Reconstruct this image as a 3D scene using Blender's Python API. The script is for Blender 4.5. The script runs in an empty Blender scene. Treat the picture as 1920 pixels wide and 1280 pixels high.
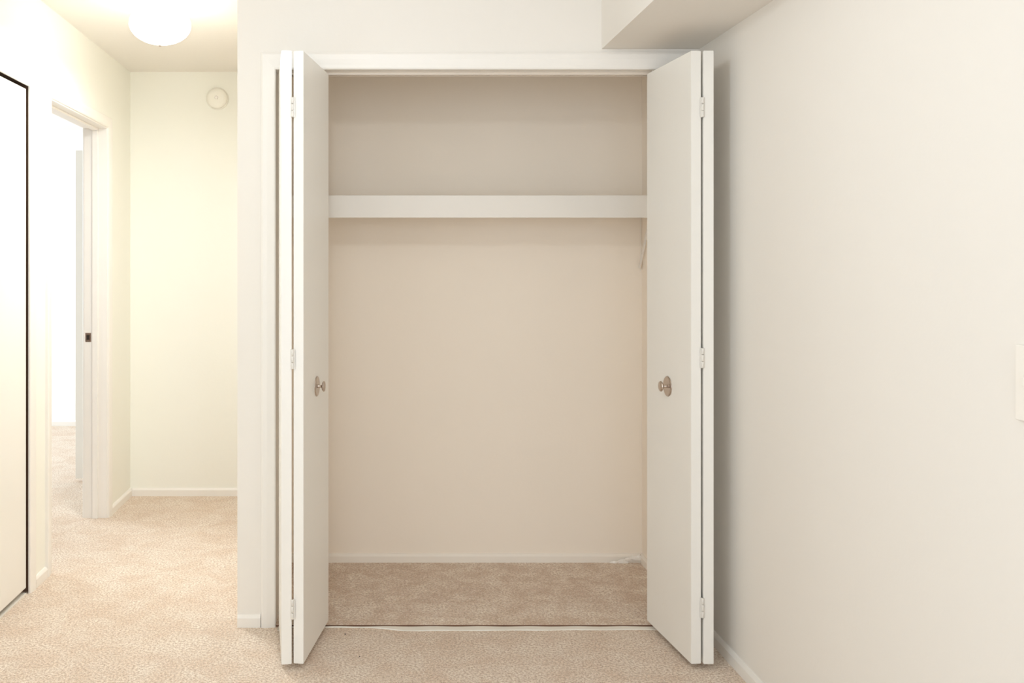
import bpy, bmesh, math, random
from mathutils import Vector, Matrix
random.seed(7)
S = bpy.context.scene
C = S.collection

# ------------------------------------------------------------------ camera
cam_d = bpy.data.cameras.new('camera'); cam = bpy.data.objects.new('camera', cam_d); C.objects.link(cam)
cam.location = (0, 0, 1.33); cam.rotation_euler = (math.pi/2, 0, 0)
cam_d.sensor_width = 36; cam_d.lens = 36*1720/1920
cam_d.shift_x = (960-697)/1920; cam_d.shift_y = -(640-496)/1920
cam_d.clip_start = 0.05; cam_d.clip_end = 60
S.camera = cam

# ------------------------------------------------------------------ world, lights, exposure
W = bpy.data.worlds.new('world'); S.world = W; W.use_nodes = True
W.node_tree.nodes['Background'].inputs[0].default_value = (0.80, 0.88, 1.0, 1)
W.node_tree.nodes['Background'].inputs[1].default_value = 1.0

def area(name, loc, rot, sx, sy, power, col):
    l = bpy.data.lights.new(name, 'AREA'); l.shape = 'RECTANGLE'; l.size = sx; l.size_y = sy
    l.energy = power; l.color = col
    o = bpy.data.objects.new(name, l); C.objects.link(o); o.location = loc; o.rotation_euler = rot
    return o
XL_WIN = -1.40
# fill light at an added unseen rear window, and daylight through the bedroom window
area('fill_rear_window', (0.0, -2.22, 1.45), (math.pi/2, 0, math.pi*0), 2.3, 1.7, 48, (0.80, 0.90, 1.0))
area('daylight_side_window', (XL_WIN, 0.3, 1.3), (math.pi/2, 0, -math.pi/2), 2.4, 1.7, 27, (0.80, 0.90, 1.0))
area('daylight_bedroom_window', (-4.56, 6.0, 1.5), (math.pi/2, 0, -math.pi/2), 2.0, 1.5, 80, (0.80, 0.91, 1.0))
LAMP_ROOM = 6.0; DOWN_ROOM = 14.0
LAMP_HALL = 8.0; DOWN_HALL = 15.5
S.view_settings.view_transform = 'Standard'; S.view_settings.look = 'None'
S.view_settings.gamma = 1; S.view_settings.use_curve_mapping = False
S.view_settings.exposure = -0.13
S.cycles.diffuse_bounces = 8; S.cycles.max_bounces = 12

# ------------------------------------------------------------------ materials
def mat(name, col, rough=0.6, metal=0.0, bump=0.0, scale=200, var=0.0, vscale=3, spec=0.5):
    m = bpy.data.materials.new(name); m.use_nodes = True
    nt = m.node_tree; b = nt.nodes['Principled BSDF']
    b.inputs['Base Color'].default_value = (*col, 1)
    b.inputs['Roughness'].default_value = rough; b.inputs['Metallic'].default_value = metal
    b.inputs['Specular IOR Level'].default_value = spec
    tc = nt.nodes.new('ShaderNodeTexCoord')
    if bump:
        n = nt.nodes.new('ShaderNodeTexNoise'); n.inputs['Scale'].default_value = scale; n.inputs['Detail'].default_value = 3
        nt.links.new(tc.outputs['Object'], n.inputs['Vector'])
        bp = nt.nodes.new('ShaderNodeBump'); bp.inputs['Strength'].default_value = bump; bp.inputs['Distance'].default_value = 0.002
        nt.links.new(n.outputs['Fac'], bp.inputs['Height']); nt.links.new(bp.outputs['Normal'], b.inputs['Normal'])
    if var:
        n2 = nt.nodes.new('ShaderNodeTexNoise'); n2.inputs['Scale'].default_value = vscale; n2.inputs['Detail'].default_value = 4
        nt.links.new(tc.outputs['Object'], n2.inputs['Vector'])
        r = nt.nodes.new('ShaderNodeMix'); r.data_type = 'RGBA'
        r.inputs[6].default_value = (*[c*(1-var) for c in col], 1); r.inputs[7].default_value = (*[min(1, c*(1+var*0.4)) for c in col], 1)
        nt.links.new(n2.outputs['Fac'], r.inputs[0]); nt.links.new(r.outputs[2], b.inputs['Base Color'])
    return m
M = {}
M['wall'] = mat('wall_paint', (0.82, 0.785, 0.735), 0.75, bump=0.12, scale=90, var=0.015)
M['hall'] = mat('hall_paint', (0.86, 0.855, 0.79), 0.7, bump=0.12, scale=90, var=0.012)
M['closet'] = mat('closet_paint', (0.92, 0.835, 0.73), 0.8, bump=0.1, scale=90, var=0.02)
M['bedroom'] = mat('bedroom_paint', (0.86, 0.87, 0.87), 0.7, bump=0.1, scale=90)
M['ceiling'] = mat('ceiling_paint', (0.82, 0.79, 0.745), 0.85, bump=0.2, scale=120)
M['trim'] = mat('trim_paint', (0.84, 0.81, 0.765), 0.4, bump=0.06, scale=60, var=0.015)
M['door'] = mat('door_paint', (0.85, 0.83, 0.785), 0.38, bump=0.05, scale=45, var=0.012)
M['shelf'] = mat('shelf_paint', (0.84, 0.8, 0.74), 0.45, bump=0.05, scale=60, var=0.02, vscale=8)
M['nickel'] = mat('brushed_nickel', (0.56, 0.48, 0.42), 0.28, metal=1.0, bump=0.05, scale=300)
M['hinge'] = mat('painted_hinge', (0.76, 0.73, 0.68), 0.4, bump=0.3, scale=150, var=0.06, vscale=60)
M['plate'] = mat('ivory_plastic', (0.88, 0.84, 0.78), 0.3, var=0.01)
M['dark'] = mat('dark_cavity', (0.03, 0.02, 0.015), 0.9, var=0.1)
M['steel'] = mat('track_steel', (0.75, 0.70, 0.62), 0.4, metal=0.3, var=0.05, vscale=20)
M['track'] = mat('painted_track', (0.74, 0.66, 0.57), 0.5, var=0.08, vscale=15)
M['closet_trim'] = mat('closet_trim_paint', (0.88, 0.82, 0.74), 0.5, var=0.02)
M['bar'] = mat('threshold_bar', (0.80, 0.76, 0.69), 0.35, metal=0.0, bump=0.1, scale=80, var=0.06, vscale=30)
M['crumb'] = mat('dark_lint', (0.06, 0.03, 0.025), 0.9, var=0.2, vscale=300)
M['plastic'] = mat('white_plastic', (0.86, 0.84, 0.77), 0.45, var=0.01)

def carpet_mat(name, lo, hi, pit, ps):
    m = bpy.data.materials.new(name); m.use_nodes = True
    nt = m.node_tree; N = nt.nodes; L = nt.links; b = N['Principled BSDF']
    b.inputs['Roughness'].default_value = 1.0; b.inputs['Specular IOR Level'].default_value = 0.05
    tc = N.new('ShaderNodeTexCoord')
    def noise(scale, det, rough=0.5, dist=0.0):
        n = N.new('ShaderNodeTexNoise'); n.inputs['Scale'].default_value = scale; n.inputs['Detail'].default_value = det
        n.inputs['Roughness'].default_value = rough; n.inputs['Distortion'].default_value = dist
        L.new(tc.outputs['Object'], n.inputs['Vector']); return n.outputs['Fac']
    def mp(src, a0, a1, b0=0.0, b1=1.0):
        r = N.new('ShaderNodeMapRange'); L.new(src, r.inputs[0])
        for i, v in enumerate((a0, a1, b0, b1)): r.inputs[i+1].default_value = v
        return r.outputs[0]
    def mix(f, a, c):
        r = N.new('ShaderNodeMix'); r.data_type = 'RGBA'; L.new(f, r.inputs[0])
        for s, v in ((6, a), (7, c)):
            if isinstance(v, tuple): r.inputs[s].default_value = (*v, 1)
            else: L.new(v, r.inputs[s])
        return r.outputs[2]
    patch = mp(noise(ps, 5, 0.6, 0.6), 0.38, 0.62)            # nap lying in different directions
    base = mix(patch, lo, hi)
    fine = mp(noise(120, 3, 0.75), 0.38, 0.60)
    base = mix(fine, pit, base)
    tip = mp(noise(210, 2, 0.6), 0.55, 0.70)
    base = mix(tip, base, (0.96, 0.90, 0.82))
    L.new(base, b.inputs['Base Color'])
    bp = N.new('ShaderNodeBump'); bp.inputs['Strength'].default_value = 0.9; bp.inputs['Distance'].default_value = 0.006
    L.new(noise(130, 4, 0.75), bp.inputs['Height']); L.new(bp.outputs['Normal'], b.inputs['Normal'])
    return m
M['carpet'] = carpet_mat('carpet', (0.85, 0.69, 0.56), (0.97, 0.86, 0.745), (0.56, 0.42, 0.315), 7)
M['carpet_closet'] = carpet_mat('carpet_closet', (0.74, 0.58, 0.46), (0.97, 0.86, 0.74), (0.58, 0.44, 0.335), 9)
M['seam_shade'] = mat('seam_shade_brown', (0.22, 0.12, 0.075), 0.95, var=0.3, vscale=40)  # dark brown painted in for the shadow seam behind the threshold strip
M['gap_shade'] = mat('gap_shade_brown', (0.20, 0.115, 0.07), 0.8, var=0.2, vscale=12)  # dark brown that paints deep shade into the gap around door 3

def glow(name, col, strength):
    m = bpy.data.materials.new(name); m.use_nodes = True; b = m.node_tree.nodes['Principled BSDF']
    b.inputs['Base Color'].default_value = (0.9, 0.88, 0.84, 1); b.inputs['Roughness'].default_value = 0.3
    b.inputs['Emission Color'].default_value = (*col, 1); b.inputs['Emission Strength'].default_value = strength
    return m
M['glow_hall'] = glow('lit_hall_glass', (0.95, 1.0, 0.93), LAMP_HALL)
M['glow_room'] = glow('lit_room_glass', (0.87, 0.945, 1.0), LAMP_ROOM)
mg = bpy.data.materials.new('window_glass'); mg.use_nodes = True
g = mg.node_tree.nodes['Principled BSDF']; g.inputs['Transmission Weight'].default_value = 1; g.inputs['Roughness'].default_value = 0.0; g.inputs['IOR'].default_value = 1.45
M['glass'] = mg

# ------------------------------------------------------------------ mesh helpers
def link(name, me, m, parent=None):
    me.materials.append(M[m]); o = bpy.data.objects.new(name, me); C.objects.link(o)
    if parent is not None: o.parent = parent
    return o
def tag(o, label=None, cat=None, group=None, kind=None):
    for k, v in (('label', label), ('category', cat), ('group', group), ('kind', kind)):
        if v: o[k] = v
    return o
def empty(name, loc=(0, 0, 0), rz=0):
    o = bpy.data.objects.new(name, None); C.objects.link(o); o.location = loc; o.rotation_euler = (0, 0, rz); o.empty_display_size = 0.05
    return o
def bm_box(bm, x0, x1, y0, y1, z0, z1):
    vs = [bm.verts.new(p) for p in ((x0,y0,z0),(x1,y0,z0),(x1,y1,z0),(x0,y1,z0),(x0,y0,z1),(x1,y0,z1),(x1,y1,z1),(x0,y1,z1))]
    for f in ((3,2,1,0),(4,5,6,7),(0,1,5,4),(1,2,6,5),(2,3,7,6),(3,0,4,7)): bm.faces.new([vs[i] for i in f])
def boxes(name, lst, m, parent=None, bevel=0.0, seg=2):
    bm = bmesh.new()
    for b in lst:
        t = bmesh.new(); bm_box(t, *b)
        if bevel: bmesh.ops.bevel(t, geom=list(t.edges), offset=bevel, segments=seg, affect='EDGES', profile=0.6)
        me_t = bpy.data.meshes.new('t'); t.to_mesh(me_t); t.free(); bm.from_mesh(me_t); bpy.data.meshes.remove(me_t)
    me = bpy.data.meshes.new(name); bm.to_mesh(me); bm.free()
    return link(name, me, m, parent)
def lathe(name, prof, m, parent=None, axis='Z', seg=48, smooth=True, loc=(0, 0, 0)):
    """prof: (radius, height) pairs along the axis"""
    bm = bmesh.new(); rings = []
    for r, h in prof:
        ring = []
        for k in range(seg):
            a = 2*math.pi*k/seg; p = (r*math.cos(a), r*math.sin(a), h)
            if axis == 'X': p = (p[2], p[0], p[1])
            if axis == 'Y': p = (p[0], p[2], p[1])
            ring.append(bm.verts.new(Vector(p)+Vector(loc)))
        rings.append(ring)
    for a, b in zip(rings, rings[1:]):
        for k in range(seg): bm.faces.new((a[k], a[(k+1) % seg], b[(k+1) % seg], b[k]))
    for ring in (rings[0], rings[-1]): bm.faces.new(ring)
    bmesh.ops.recalc_face_normals(bm, faces=bm.faces)
    for f in bm.faces: f.smooth = smooth and len(f.verts) == 4
    me = bpy.data.meshes.new(name); bm.to_mesh(me); bm.free()
    return link(name, me, m, parent)
def sweep(name, stations, prof, m, parent=None):
    """stations: functions (u, v) -> point; a moulding profile swept through them with mitres"""
    bm = bmesh.new(); rows = [[bm.verts.new(st(u, v)) for u, v in prof] for st in stations]; n = len(prof)
    for a, b in zip(rows, rows[1:]):
        for k in range(n): bm.faces.new((a[k], a[(k+1) % n], b[(k+1) % n], b[k]))
    bm.faces.new(rows[0]); bm.faces.new(rows[-1])
    bmesh.ops.recalc_face_normals(bm, faces=bm.faces)
    me = bpy.data.meshes.new(name); bm.to_mesh(me); bm.free()
    return link(name, me, m, parent)
CASE = [(0, 0), (0, .007), (.004, .010), (.014, .011), (.030, .014), (.044, .015), (.050, .012), (.052, 0)]
def case_prof(w): return [(u*w/.052, v) for u, v in CASE]
BASE = [(0, 0), (.012, 0), (.012, .034), (.009, .040), (.005, .045), (0, .046)]      # (thickness, height)

# ------------------------------------------------------------------ key planes (metres, camera at the origin looking along +Y)
WY, WT = 3.373, 0.115         # wall with the closet opening
XR, XL = 1.204, -1.39         # right wall, left (hall) wall
XC = -0.494                   # outside corner of the closet wall
OL, OR, OH = -0.353, 1.171, 2.046
CB = 4.086                    # closet back
HF = 5.283                    # far wall of the hall
H = 2.44
RB = -2.2                     # wall behind the photographer

# ------------------------------------------------------------------ structure
tag(boxes('floor', [(-4.7, 1.35, -2.35, 7.7, -0.05, 0)], 'carpet'), 'beige cut pile carpet over the room, hall and closet floor', 'carpet', kind='structure')
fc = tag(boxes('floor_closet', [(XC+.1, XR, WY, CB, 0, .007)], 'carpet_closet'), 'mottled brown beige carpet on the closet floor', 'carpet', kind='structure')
boxes('edge_shade', [(OL, OR, WY-.002, WY, 0, .0062)], 'seam_shade', fc)  # thin dark strip standing for the shadow along the carpet edge
tag(boxes('ceiling', [(-4.7, 1.35, -2.35, 7.7, H, H+0.08)], 'ceiling'), 'flat off white ceiling over the hall and room', 'ceiling', kind='structure')
tag(boxes('wall_front', [(XC, OL-.018, WY, WY+WT, 0, H), (OL-.018, OR+.018, WY, WY+WT, OH+.018, H), (OR+.018, XR, WY, WY+WT, 0, H)], 'wall'),
    'cream wall around the open closet, ending at the hall corner', 'wall', kind='structure')
tag(boxes('wall_closet_back', [(XC+.1, XR, CB, CB+.1, 0, H)], 'closet'), 'plain cream back wall inside the closet', 'wall', kind='structure')
tag(boxes('wall_closet_left', [(XC, XC+.1, WY+WT, HF, 0, H)], 'closet'), 'side wall between the closet and the hall', 'wall', kind='structure')
tag(boxes('wall_right', [(XR, XR+.12, RB-.1, WY+WT, 0, H)], 'wall'), 'broad blank cream wall right of the closet', 'wall', kind='structure')
tag(boxes('wall_closet_right', [(XR, XR+.12, WY+WT, CB+.1, 0, H)], 'closet'), 'right side wall inside the closet', 'wall', kind='structure')
tag(boxes('wall_hall_far', [(XL-.12, XC+.1, HF, HF+.1, 0, H)], 'hall'), 'bright far wall at the end of the hall', 'wall', kind='structure')
# left wall with the closed door (door 3) and the bedroom doorway
D3a, D3b, D2a, D2b, DH = 2.93, 3.707, 3.965, 4.815, 2.045
tag(boxes('wall_left', [(XL-.12, XL, RB, -.9, 0, H), (XL-.12, XL, -.9, 1.5, 0, .45), (XL-.12, XL, -.9, 1.5, 2.15, H), (XL-.12, XL, 1.5, D3a-.018, 0, H), (XL-.12, XL, D3a-.018, D3b+.045, DH+.045, H), (XL-.12, XL, D3b+.045, D2a-.018, 0, H),
    (XL-.12, XL, D2a-.018, D2b+.018, DH+.018, H), (XL-.12, XL, D2b+.018, HF, 0, H)], 'hall'),
    'bright hall wall with a closed door and an open doorway', 'wall', kind='structure')
tag(boxes('wall_hidden_closet', [(-2.2, XL-.12, 3.76, 3.83, 0, H), (-2.2, XL-.12, 2.6, 2.68, 0, H), (-2.27, -2.2, 2.6, 3.83, 0, H)], 'gap_shade'),
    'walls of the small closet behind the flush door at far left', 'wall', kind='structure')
tag(boxes('wall_bedroom_far', [(-4.6, XL, 7.57, 7.67, 0, H)], 'bedroom'), 'sunlit white wall seen through the hall doorway', 'wall', kind='structure')
tag(boxes('wall_bedroom_right', [(XL-.12, XL, HF+.1, 7.57, 0, H)], 'bedroom'), 'white bedroom wall running back from the doorway', 'wall', kind='structure')
tag(boxes('wall_bedroom_left', [(-4.7, -4.6, 3.83, 7.67, 0, .75), (-4.7, -4.6, 3.83, 7.67, 2.25, H), (-4.7, -4.6, 3.83, 5.0, .75, 2.25), (-4.7, -4.6, 7.0, 7.67, .75, 2.25)], 'bedroom'),
    'white bedroom wall with the window', 'wall', kind='structure')
tag(boxes('wall_bedroom_near', [(-4.7, -2.27, 3.73, 3.83, 0, H)], 'bedroom'), 'near wall of the white bedroom', 'wall', kind='structure')
tag(boxes('wall_rear', [(XL-.12, -1.15, RB-.1, RB, 0, H), (1.15, XR, RB-.1, RB, 0, H), (-1.15, 1.15, RB-.1, RB, 0, .6), (-1.15, 1.15, RB-.1, RB, 2.3, H)], 'wall'),
    'wall with the added wide window behind the photographer', 'wall', kind='structure')
tag(boxes('soffit', [(0.845, XR, RB, WY, 2.122, H)], 'wall'), 'boxed soffit along the top of the right wall', 'soffit', kind='structure')

def window(name, axis, pos, a, b, z0, z1, label):
    w = empty(name, (0, 0, 0)); tag(w, label, 'window', kind='structure')
    def bx(a0, a1, t0, t1, c0, c1):
        return (a0, a1, pos+t0, pos+t1, c0, c1) if axis == 'X' else (pos+t0, pos+t1, a0, a1, c0, c1)
    f = .045
    boxes('window_frame', [bx(a, a+f, -.02, .02, z0, z1), bx(b-f, b, -.02, .02, z0, z1), bx(a+f, b-f, -.02, .02, z0, z0+f), bx(a+f, b-f, -.02, .02, z1-f, z1), bx((a+b)/2-.02, (a+b)/2+.02, -.018, .018, z0+f, z1-f)], 'trim', w)
    for s in (0, 1):
        boxes('pane', [bx(a+f if s == 0 else (a+b)/2+.02, (a+b)/2-.02 if s == 0 else b-f, -.003, .003, z0+f, z1-f)], 'glass', w)
window('window_1', 'X', RB-.06, -1.15, 1.15, .6, 2.3, 'wide white framed window added behind the photographer for fill light')  # unseen window, added to carry the rear fill light
window('window_3', 'Y', XL-.06, -.9, 1.5, .45, 2.15, 'white framed side window left of the photographer')
window('window_2', 'Y', -4.66, 5.0, 7.0, .75, 2.25, 'white framed window lighting the bedroom')

# ------------------------------------------------------------------ trim of the closet opening
t1 = empty('trim_1', (0, 0, 0)); tag(t1, 'painted casing, jambs and track framing the closet opening', 'door frame', kind='structure')
p = case_prof(.054)
sweep('casing', [lambda u, v: (OL-u, WY-v, 0), lambda u, v: (OL-u, WY-v, OH+u*1.18), lambda u, v: (XR-.0005, WY-v, OH+u*1.18)], p, 'trim', t1)
boxes('side_casing', [(OR+.002, XR-.001, WY-.010, WY, 0, OH-.001)], 'trim', t1, .002)
boxes('jamb', [(OL-.018, OL, WY-.001, WY+WT, 0, OH)], 'trim', t1)
boxes('jamb', [(OR, OR+.018, WY+.001, WY+WT, 0, OH)], 'trim', t1)
boxes('head_jamb', [(OL-.018, OR+.018, WY-.001, WY+WT, OH, OH+.018)], 'trim', t1)
tk = boxes('track', [(OL+.01, OR-.01, WY+.035, WY+.039, OH-.011, OH), (OL+.01, OR-.01, WY+.063, WY+.067, OH-.011, OH), (OL+.01, OR-.01, WY+.039, WY+.063, OH-.003, OH)], 'track', t1)
tk['label'] = 'light metal bifold track under the head jamb'

# threshold strip between the two carpets
bm = bmesh.new(); n = 60; rows = []
for i in range(n+1):
    x = OL+.01 + (OR-OL-.02)*i/n
    t = min(1, max(0, (x+.035)/.17)); w = .008+.030*t*t*(3-2*t) - .010*max(0, min(1, (x-.1)/.9)) + .0015*math.sin(i*.7)
    yb = WY-.004; zz = .0025+.0008*math.sin(i*.9)
    rows.append([bm.verts.new(q) for q in ((x, yb-w, 0), (x, yb-w+.002, zz), (x, yb-.003, zz+.001), (x, yb, 0))])
for a, b in zip(rows, rows[1:]):
    for k in range(4): bm.faces.new((a[k], a[(k+1) % 4], b[(k+1) % 4], b[k]))
bm.faces.new(rows[0]); bm.faces.new(rows[-1]); bmesh.ops.recalc_face_normals(bm, faces=bm.faces)
me = bpy.data.meshes.new('threshold_strip'); bm.to_mesh(me); bm.free()
tag(link('threshold_strip', me, 'bar'), 'thin off white carpet strip across the closet threshold', 'threshold strip')

# ------------------------------------------------------------------ baseboards
def baseboard(name, a, b, nrm, label, m='trim'):
    """straight baseboard from a to b (x, y) standing on the floor, nrm = direction away from the wall"""
    st = [lambda u, v, q=q: (q[0]+nrm[0]*u, q[1]+nrm[1]*u, v) for q in (a, b)]
    return tag(sweep(name, st, BASE, m if 'closet' not in name else 'closet_trim'), label, 'baseboard', kind='structure')
baseboard('baseboard_front', (XC+.001, WY), (OL-.055, WY), (0, -1), 'short baseboard piece on the wall left of the closet')
bc = baseboard('baseboard_closet', (XC+.1, CB), (XR-.012, CB), (0, -1), 'low painted baseboard along the closet back wall')
baseboard('baseboard_closet_side', (XR, WY+WT), (XR, CB-.0005), (-1, 0), 'baseboard on the right side wall inside the closet')
baseboard('baseboard_right', (XR, RB), (XR, WY-.011), (-1, 0), 'white baseboard along the right wall')
baseboard('baseboard_hall_far', (XL+.012, HF), (XC, HF), (0, -1), 'low baseboard under the far hall wall')
baseboard('baseboard_left_far', (XL, D2b+.062), (XL, HF), (1, 0), 'hall baseboard beyond the open doorway')
baseboard('baseboard_left', (XL, D3b+.064), (XL, D2a-.062), (1, 0), 'short baseboard block between the two hall doors')
baseboard('baseboard_left_near', (XL, RB), (XL, D3a-.07), (1, 0), 'baseboard on the left wall before the flush door')
baseboard('baseboard_bedroom', (-4.6, 7.57), (XL-.12, 7.57), (0, -1), 'white baseboard across the bedroom far wall')
baseboard('baseboard_rear', (XL+.012, RB), (XR-.012, RB), (0, 1), 'baseboard under the added rear window')
# torn caulk and paint at the right end of the closet baseboard
random.seed(3)
for i, (x, z, s) in enumerate(((1.150, .028, .020), (1.183, .030, .018), (1.112, .012, .018), (1.075, .006, .015))):
    bm = bmesh.new(); k = 9; c = bm.verts.new((x, CB-.020, z)); rim = []
    for j in range(k):
        a = 2*math.pi*j/k; r = s*(.55+.6*random.random())
        rim.append(bm.verts.new((x+r*1.5*math.cos(a), CB-.0145-.006*random.random(), max(.001, z+r*.7*math.sin(a)))))
    for j in range(k): bm.faces.new((c, rim[j], rim[(j+1) % k]))
    bmesh.ops.recalc_face_normals(bm, faces=bm.faces)
    me = bpy.data.meshes.new('paint_flake'); bm.to_mesh(me); bm.free()
    o = link('paint_flake', me, 'plate', bc); md = o.modifiers.new('s', 'SOLIDIFY'); md.thickness = .0012
    if i == 0: o['label'] = 'torn flake of paint at the closet corner'

# ------------------------------------------------------------------ bifold closet doors
Z0, Z1, TH = 0.020, 2.032, 0.0335
FY, BY = 3.009, 3.379
def leaf(bx, fx, side, parent):
    """leaf whose visible face runs from (fx, FY) to (bx, BY); thickness towards side"""
    bm = bmesh.new()
    d = Vector((bx-fx, BY-FY)).normalized(); nrm = Vector((d.y, -d.x))*(1 if side > 0 else -1)
    P = [(fx, FY), (bx, BY), (bx+nrm.x*TH, BY+nrm.y*TH), (fx+nrm.x*TH, FY+nrm.y*TH)]
    lo = [bm.verts.new((x, y, Z0)) for x, y in P]; hi = [bm.verts.new((x, y, Z1)) for x, y in P]
    bm.faces.new(lo); bm.faces.new(hi)
    for k in range(4): bm.faces.new((lo[k], lo[(k+1) % 4], hi[(k+1) % 4], hi[k]))
    bmesh.ops.recalc_face_normals(bm, faces=bm.faces)
    bmesh.ops.bevel(bm, geom=list(bm.edges), offset=.0014, segments=2, affect='EDGES')
    me = bpy.data.meshes.new('leaf'); bm.to_mesh(me); bm.free()
    return link('leaf', me, 'door', parent)
def hinge(x, zc, parent):
    h = boxes('hinge', [(x-.0035-.004, x-.0030, FY-.0016, FY+.001, zc-.033, zc+.033), (x+.0030, x+.0035+.004, FY-.0016, FY+.001, zc-.033, zc+.033)], 'hinge', parent)
    for i in range(3):
        z = zc-.033+.022*i
        lathe('knuckle', [(.0030, z+.0006), (.0040, z+.0016), (.0040, z+.0204), (.0030, z+.0214)], 'hinge', h, seg=14, loc=(x, FY-.0025, 0))
def knob(bx, fx, zc, sgn, parent, label):
    """round nickel knob at the middle of the face fx..bx, sticking out towards sgn*X"""
    k = empty('knob', ((fx+bx)/2, (FY+BY)/2, zc)); k.parent = parent
    d = Vector((bx-fx, BY-FY)).normalized(); nx = Vector((d.y, -d.x, 0))*sgn
    k.rotation_euler = (0, 0, math.atan2(nx.y, nx.x)); k['label'] = label
    lathe('backplate', [(.0345, -.0005), (.0355, .0012), (.0345, .0028), (.030, .0042), (.026, .0036), (.012, .0030), (.011, .0030)], 'nickel', k, 'X', 56)
    lathe('shank', [(.0050, .002), (.0045, .005), (.0045, .022)], 'nickel', k, 'X', 24)
    lathe('grip', [(.006, .0195), (.0150, .0215), (.0182, .0245), (.0182, .0262), (.0165, .0285), (.010, .0298), (.002, .0302)], 'nickel', k, 'X', 48)
d1 = empty('door_1', (-.26, 3.2, 0)); tag(d1, 'white bifold closet door folded open on the left, knob facing right', 'door', kind='structure')
d2 = empty('door_2', (1.08, 3.2, 0)); tag(d2, 'white bifold closet door folded open on the right, beside the blank wall', 'door', kind='structure')
def keep(o, p):
    for c in list(o): 
        if c.parent is p and c.type in ('MESH', 'EMPTY'): c.location = Vector(c.location) - p.location
leaf(-.159, -.224, -1, d1); leaf(-.309, -.2625, -1, d1)
for z in (1.846, 1.020, .200): hinge(-.2600, z, d1)
knob(-.159, -.224, .907, 1, d1, 'round nickel knob on the left leaf')
leaf(1.0138, 1.0480, 1, d2); leaf(1.0900, 1.0885, 1, d2)
for z in (1.846, 1.024, .205): hinge(1.0850, z, d2)
knob(1.0138, 1.0480, .907, -1, d2, 'round nickel knob on the right leaf')
# pivots that carry the folded doors: floor bracket and pins up into the track
for d, xo, xi in ((d1, -.325, -.176), (d2, 1.107, 1.030)):
    for x in (xo, xi): lathe('pivot_pin', [(.004, Z1-.02), (.004, OH-.004)], 'steel', d, seg=12, loc=(x, BY-.02, 0))
    boxes('pivot_bracket', [(xo-.018, xo+.018, BY-.045, BY+.0, 0.0, .004), (xo-.005, xo+.005, BY-.025, BY-.015, .004, .03)], 'steel', d)
keep(C.objects, d1); keep(C.objects, d2)

# ------------------------------------------------------------------ closet shelf
SD = CB-.30
sh = empty('closet_shelf', (0, CB, 1.52)); tag(sh, 'white painted shelf with a deep front rail inside the closet', 'shelf')
o = [boxes('board', [(XC+.101, XR-.001, SD+.019, CB-.001, 1.592, 1.611)], 'shelf', sh, .001),
     boxes('front_rail', [(XC+.101, XR-.001, SD, SD+.019, 1.5235, 1.6165)], 'shelf', sh, .003, 3),
     boxes('cleat', [(XC+.101, XR-.001, CB-.02, CB-.001, 1.552, 1.592)], 'shelf', sh, .002),
     boxes('end_cleat', [(XR-.02, XR-.001, SD+.02, CB-.021, 1.552, 1.592)], 'shelf', sh, .002),
     boxes('end_cleat', [(XC+.101, XC+.12, SD+.02, CB-.021, 1.552, 1.592)], 'shelf', sh, .002)]
for c in o: c.location = -Vector(sh.location)
bk = empty('shelf_bracket', (XR-.012, CB, 1.30)); tag(bk, 'small white angled brace under the right end of the closet shelf', 'bracket')
boxes('wall_leg', [(.003, .0075, -.003, -.0005, 0, .251)], 'closet_trim', bk, .001)
boxes('top_leg', [(-.008, .008, -.19, -.0215, .246, .2515)], 'shelf', bk, .001)
bm = bmesh.new(); P0, P1 = Vector((0, -.004, .015)), Vector((0, -.165, .247)); dd = (P1-P0).normalized(); q = dd.cross(Vector((1, 0, 0)))*.0035
vs = [bm.verts.new(a+s*Vector((.004, 0, 0))+t*q) for a in (P0, P1) for s, t in ((-1, -1), (1, -1), (1, 1), (-1, 1))]
for f in ((0,1,2,3), (7,6,5,4), (0,4,5,1), (1,5,6,2), (2,6,7,3), (3,7,4,0)): bm.faces.new([vs[i] for i in f])
bmesh.ops.recalc_face_normals(bm, faces=bm.faces)
me = bpy.data.meshes.new('brace'); bm.to_mesh(me); bm.free(); link('brace', me, 'shelf', bk)

# ------------------------------------------------------------------ left wall doors
def side_frame(name, a, b, label, hall=True):
    t = empty(name); tag(t, label, 'door frame', kind='structure')
    for x, s in ((XL, 1), (XL-.12, -1)):
        if s < 0 and not hall: continue
        sweep('casing', [lambda u, v: (x+s*v, a-.006-u, 0), lambda u, v: (x+s*v, a-.006-u, DH+.006+u), lambda u, v: (x+s*v, b+.006+u, DH+.006+u), lambda u, v: (x+s*v, b+.006+u, 0)], case_prof(.055), 'trim', t)
    boxes('jamb', [(XL-.12, XL, a-.018, a, 0, DH)], 'trim', t)
    e = 0 if hall else .027      # the bifold frame stands back from the slab, leaving a dark gap
    jm = 'trim' if hall else 'gap_shade'  # far jamb and head of door 3 coloured dark as gap shade
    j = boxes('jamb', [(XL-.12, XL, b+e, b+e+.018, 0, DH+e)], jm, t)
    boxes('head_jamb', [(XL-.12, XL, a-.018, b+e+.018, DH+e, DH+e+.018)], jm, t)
    return t, j
t2, _ = side_frame('trim_2', D3a, D3b, 'white casing around the flush closed door at far left', hall=False)
t3, far_jamb = side_frame('trim_3', D2a, D2b, 'white casing and jambs of the open hall doorway')
boxes('door_stop', [(XL-.075, XL-.045, D2b-.011, D2b, 0, DH), (XL-.075, XL-.045, D2a, D2a+.011, 0, DH), (XL-.075, XL-.045, D2a+.011, D2b-.011, DH-.011, DH)], 'trim', t3, .002)
sp = boxes('strike_plate', [(XL-.113, XL-.082, D2b-.0018, D2b, .925, .972)], 'nickel', far_jamb, .0006); sp['label'] = 'metal strike plate with a dark latch hole'
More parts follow.
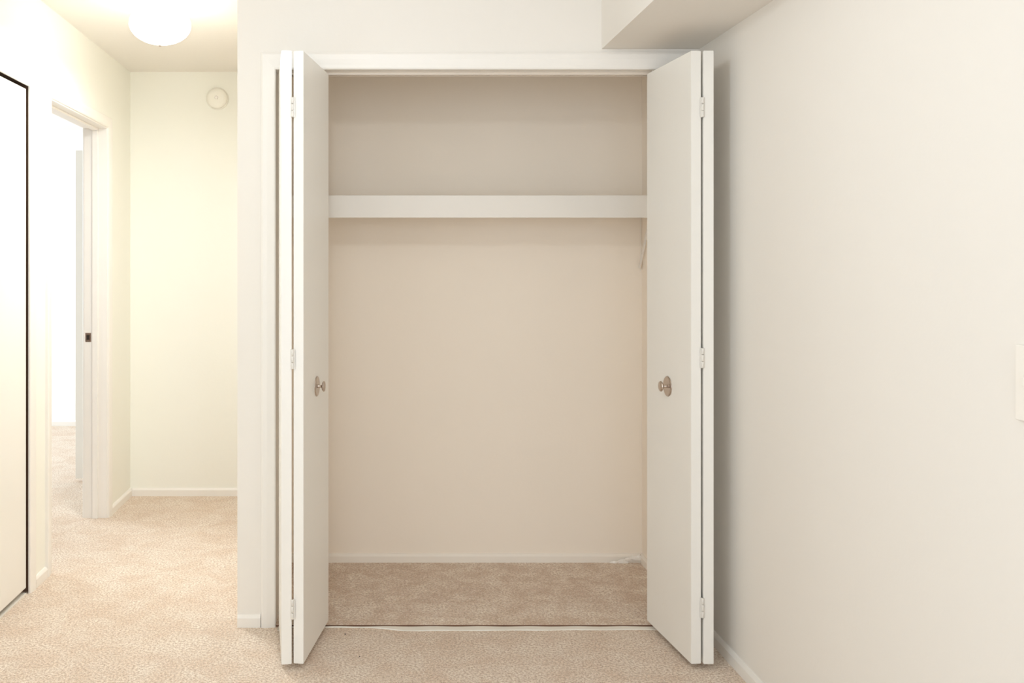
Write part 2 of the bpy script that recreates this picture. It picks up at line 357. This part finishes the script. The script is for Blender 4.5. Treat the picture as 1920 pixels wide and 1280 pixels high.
boxes('latch_hole', [(XL-.106, XL-.090, D2b-.0024, D2b-.0019, .936, .961)], 'dark', sp)
d3 = empty('door_3', (XL-.03, D3b, 0)); tag(d3, 'flush white closed door at the left edge with dark gaps around it', 'door', kind='structure')
boxes('slab', [(-.008, .024, D3a+.006-D3b, -.003, .026, DH-.006)], 'door', d3, .0015)
boxes('bottom_guide', [(-.028, -.004, -.05, -.018, 0, .020)], 'steel', d3)
tag(boxes('door_sill', [(XL-.040, XL-.004, D3a+.002, D3b-.002, 0, .006)], 'bar', None, .001), 'thin pale sill strip under the flush door at far left', 'sill')
# open leaf of the bedroom closet, seen through the doorway
d4 = empty('door_4', (XL-.12, 5.62, 0)); tag(d4, 'white door leaf standing open inside the bright bedroom', 'door', kind='structure')
boxes('slab', [(-.305, -.012, 0, .035, .020, 2.03)], 'door', d4, .0015)
for z in (.25, 1.02, 1.80): boxes('hinge', [(-.0125, .0, .006, .030, z-.04, z+.04)], 'hinge', d4)

# ------------------------------------------------------------------ lamps
def ceiling_lamp(x, y, glowm, label, down, col, bulb=False):
    L = empty('ceiling_light', (x, y, H)); tag(L, label, 'light fixture')
    lathe('canopy', [(.085, 0), (.097, -.002), (.098, -.020), (.092, -.030), (.080, -.034)], 'plastic', L)
    pr = [(.070, -.030), (.078, -.038)] + [(.128*math.sin(math.radians(a)), -.103-.082*math.cos(math.radians(a))) for a in (142, 128, 114, 100, 86, 72, 58, 45, 33, 22, 11, 3)]
    lathe('glass_shade', pr, glowm, L)
    if bulb: l = bpy.data.lights.new('bulb_light', 'POINT'); l.shadow_soft_size = .045
    else: l = bpy.data.lights.new('bulb_light', 'AREA'); l.shape = 'DISK'; l.size = .22
    l.energy = down; l.color = col
    lo = bpy.data.objects.new('bulb_light', l); C.objects.link(lo); lo.location = (x, y, H-(.245 if bulb else .200))
    lathe('finial', [(.003, -.184), (.008, -.187), (.009, -.191), (.004, -.196)], 'nickel', L, seg=24)
ceiling_lamp(-.888, 3.85, 'glow_hall', 'lit mushroom glass ceiling light in the hall', DOWN_HALL, (.92, .98, 1.0))
ceiling_lamp(-.12, 1.92, 'glow_room', 'lit glass ceiling light of the main room above the frame', DOWN_ROOM, (.87, .945, 1.0), True)

# ------------------------------------------------------------------ smoke detector, switch plate
sd = empty('smoke_detector', (-.888, HF, 2.285)); tag(sd, 'round white smoke detector high on the far hall wall', 'smoke detector')
lathe('base', [(.064, 0), (.064, -.008), (.060, -.011)], 'plastic', sd, 'Y')
lathe('cover', [(.060, -.011), (.058, -.024), (.050, -.033), (.030, -.037), (.012, -.037)], 'plastic', sd, 'Y')
lathe('test_button', [(.010, -.036), (.010, -.0395), (.007, -.041)], 'trim', sd, 'Y', 24)
sw = empty('light_switch', (XR, 1.650, 1.112)); tag(sw, 'ivory switch plate on the right wall at the frame edge', 'light switch')
boxes('cover_plate', [(-.0065, 0, -.058, .058, -.070, .070)], 'plate', sw, .0025, 3)
for dy in (-.023, .023):
    boxes('toggle', [(-.016, -.006, dy-.005, dy+.005, -.004, .012)], 'plate', sw, .0015)
    for dz in (-.030, .030): lathe('screw', [(.0032, -.006), (.0030, -.0075), (.0010, -.008)], 'plate', sw, 'X', 16, loc=(0, dy, dz))

# ------------------------------------------------------------------ specks on the carpet
def crumb(px, py, r, label):
    d = 1.33*1720/(py-496); x = (px-697)*d/1720
    bm = bmesh.new(); bmesh.ops.create_icosphere(bm, subdivisions=1, radius=r)
    for v in bm.verts: v.co *= .7+.6*random.random(); v.co.z *= .6
    me = bpy.data.meshes.new('lint_crumb'); bm.to_mesh(me); bm.free()
    o = link('lint_crumb', me, 'crumb'); o.location = (x, d, r*.4); tag(o, label, 'crumb')
crumb(647, 1189, .0030, 'tiny dark crumb on the carpet nearest the closet threshold')
crumb(674, 1231, .0028, 'tiny dark crumb on the carpet nearer the bottom edge')
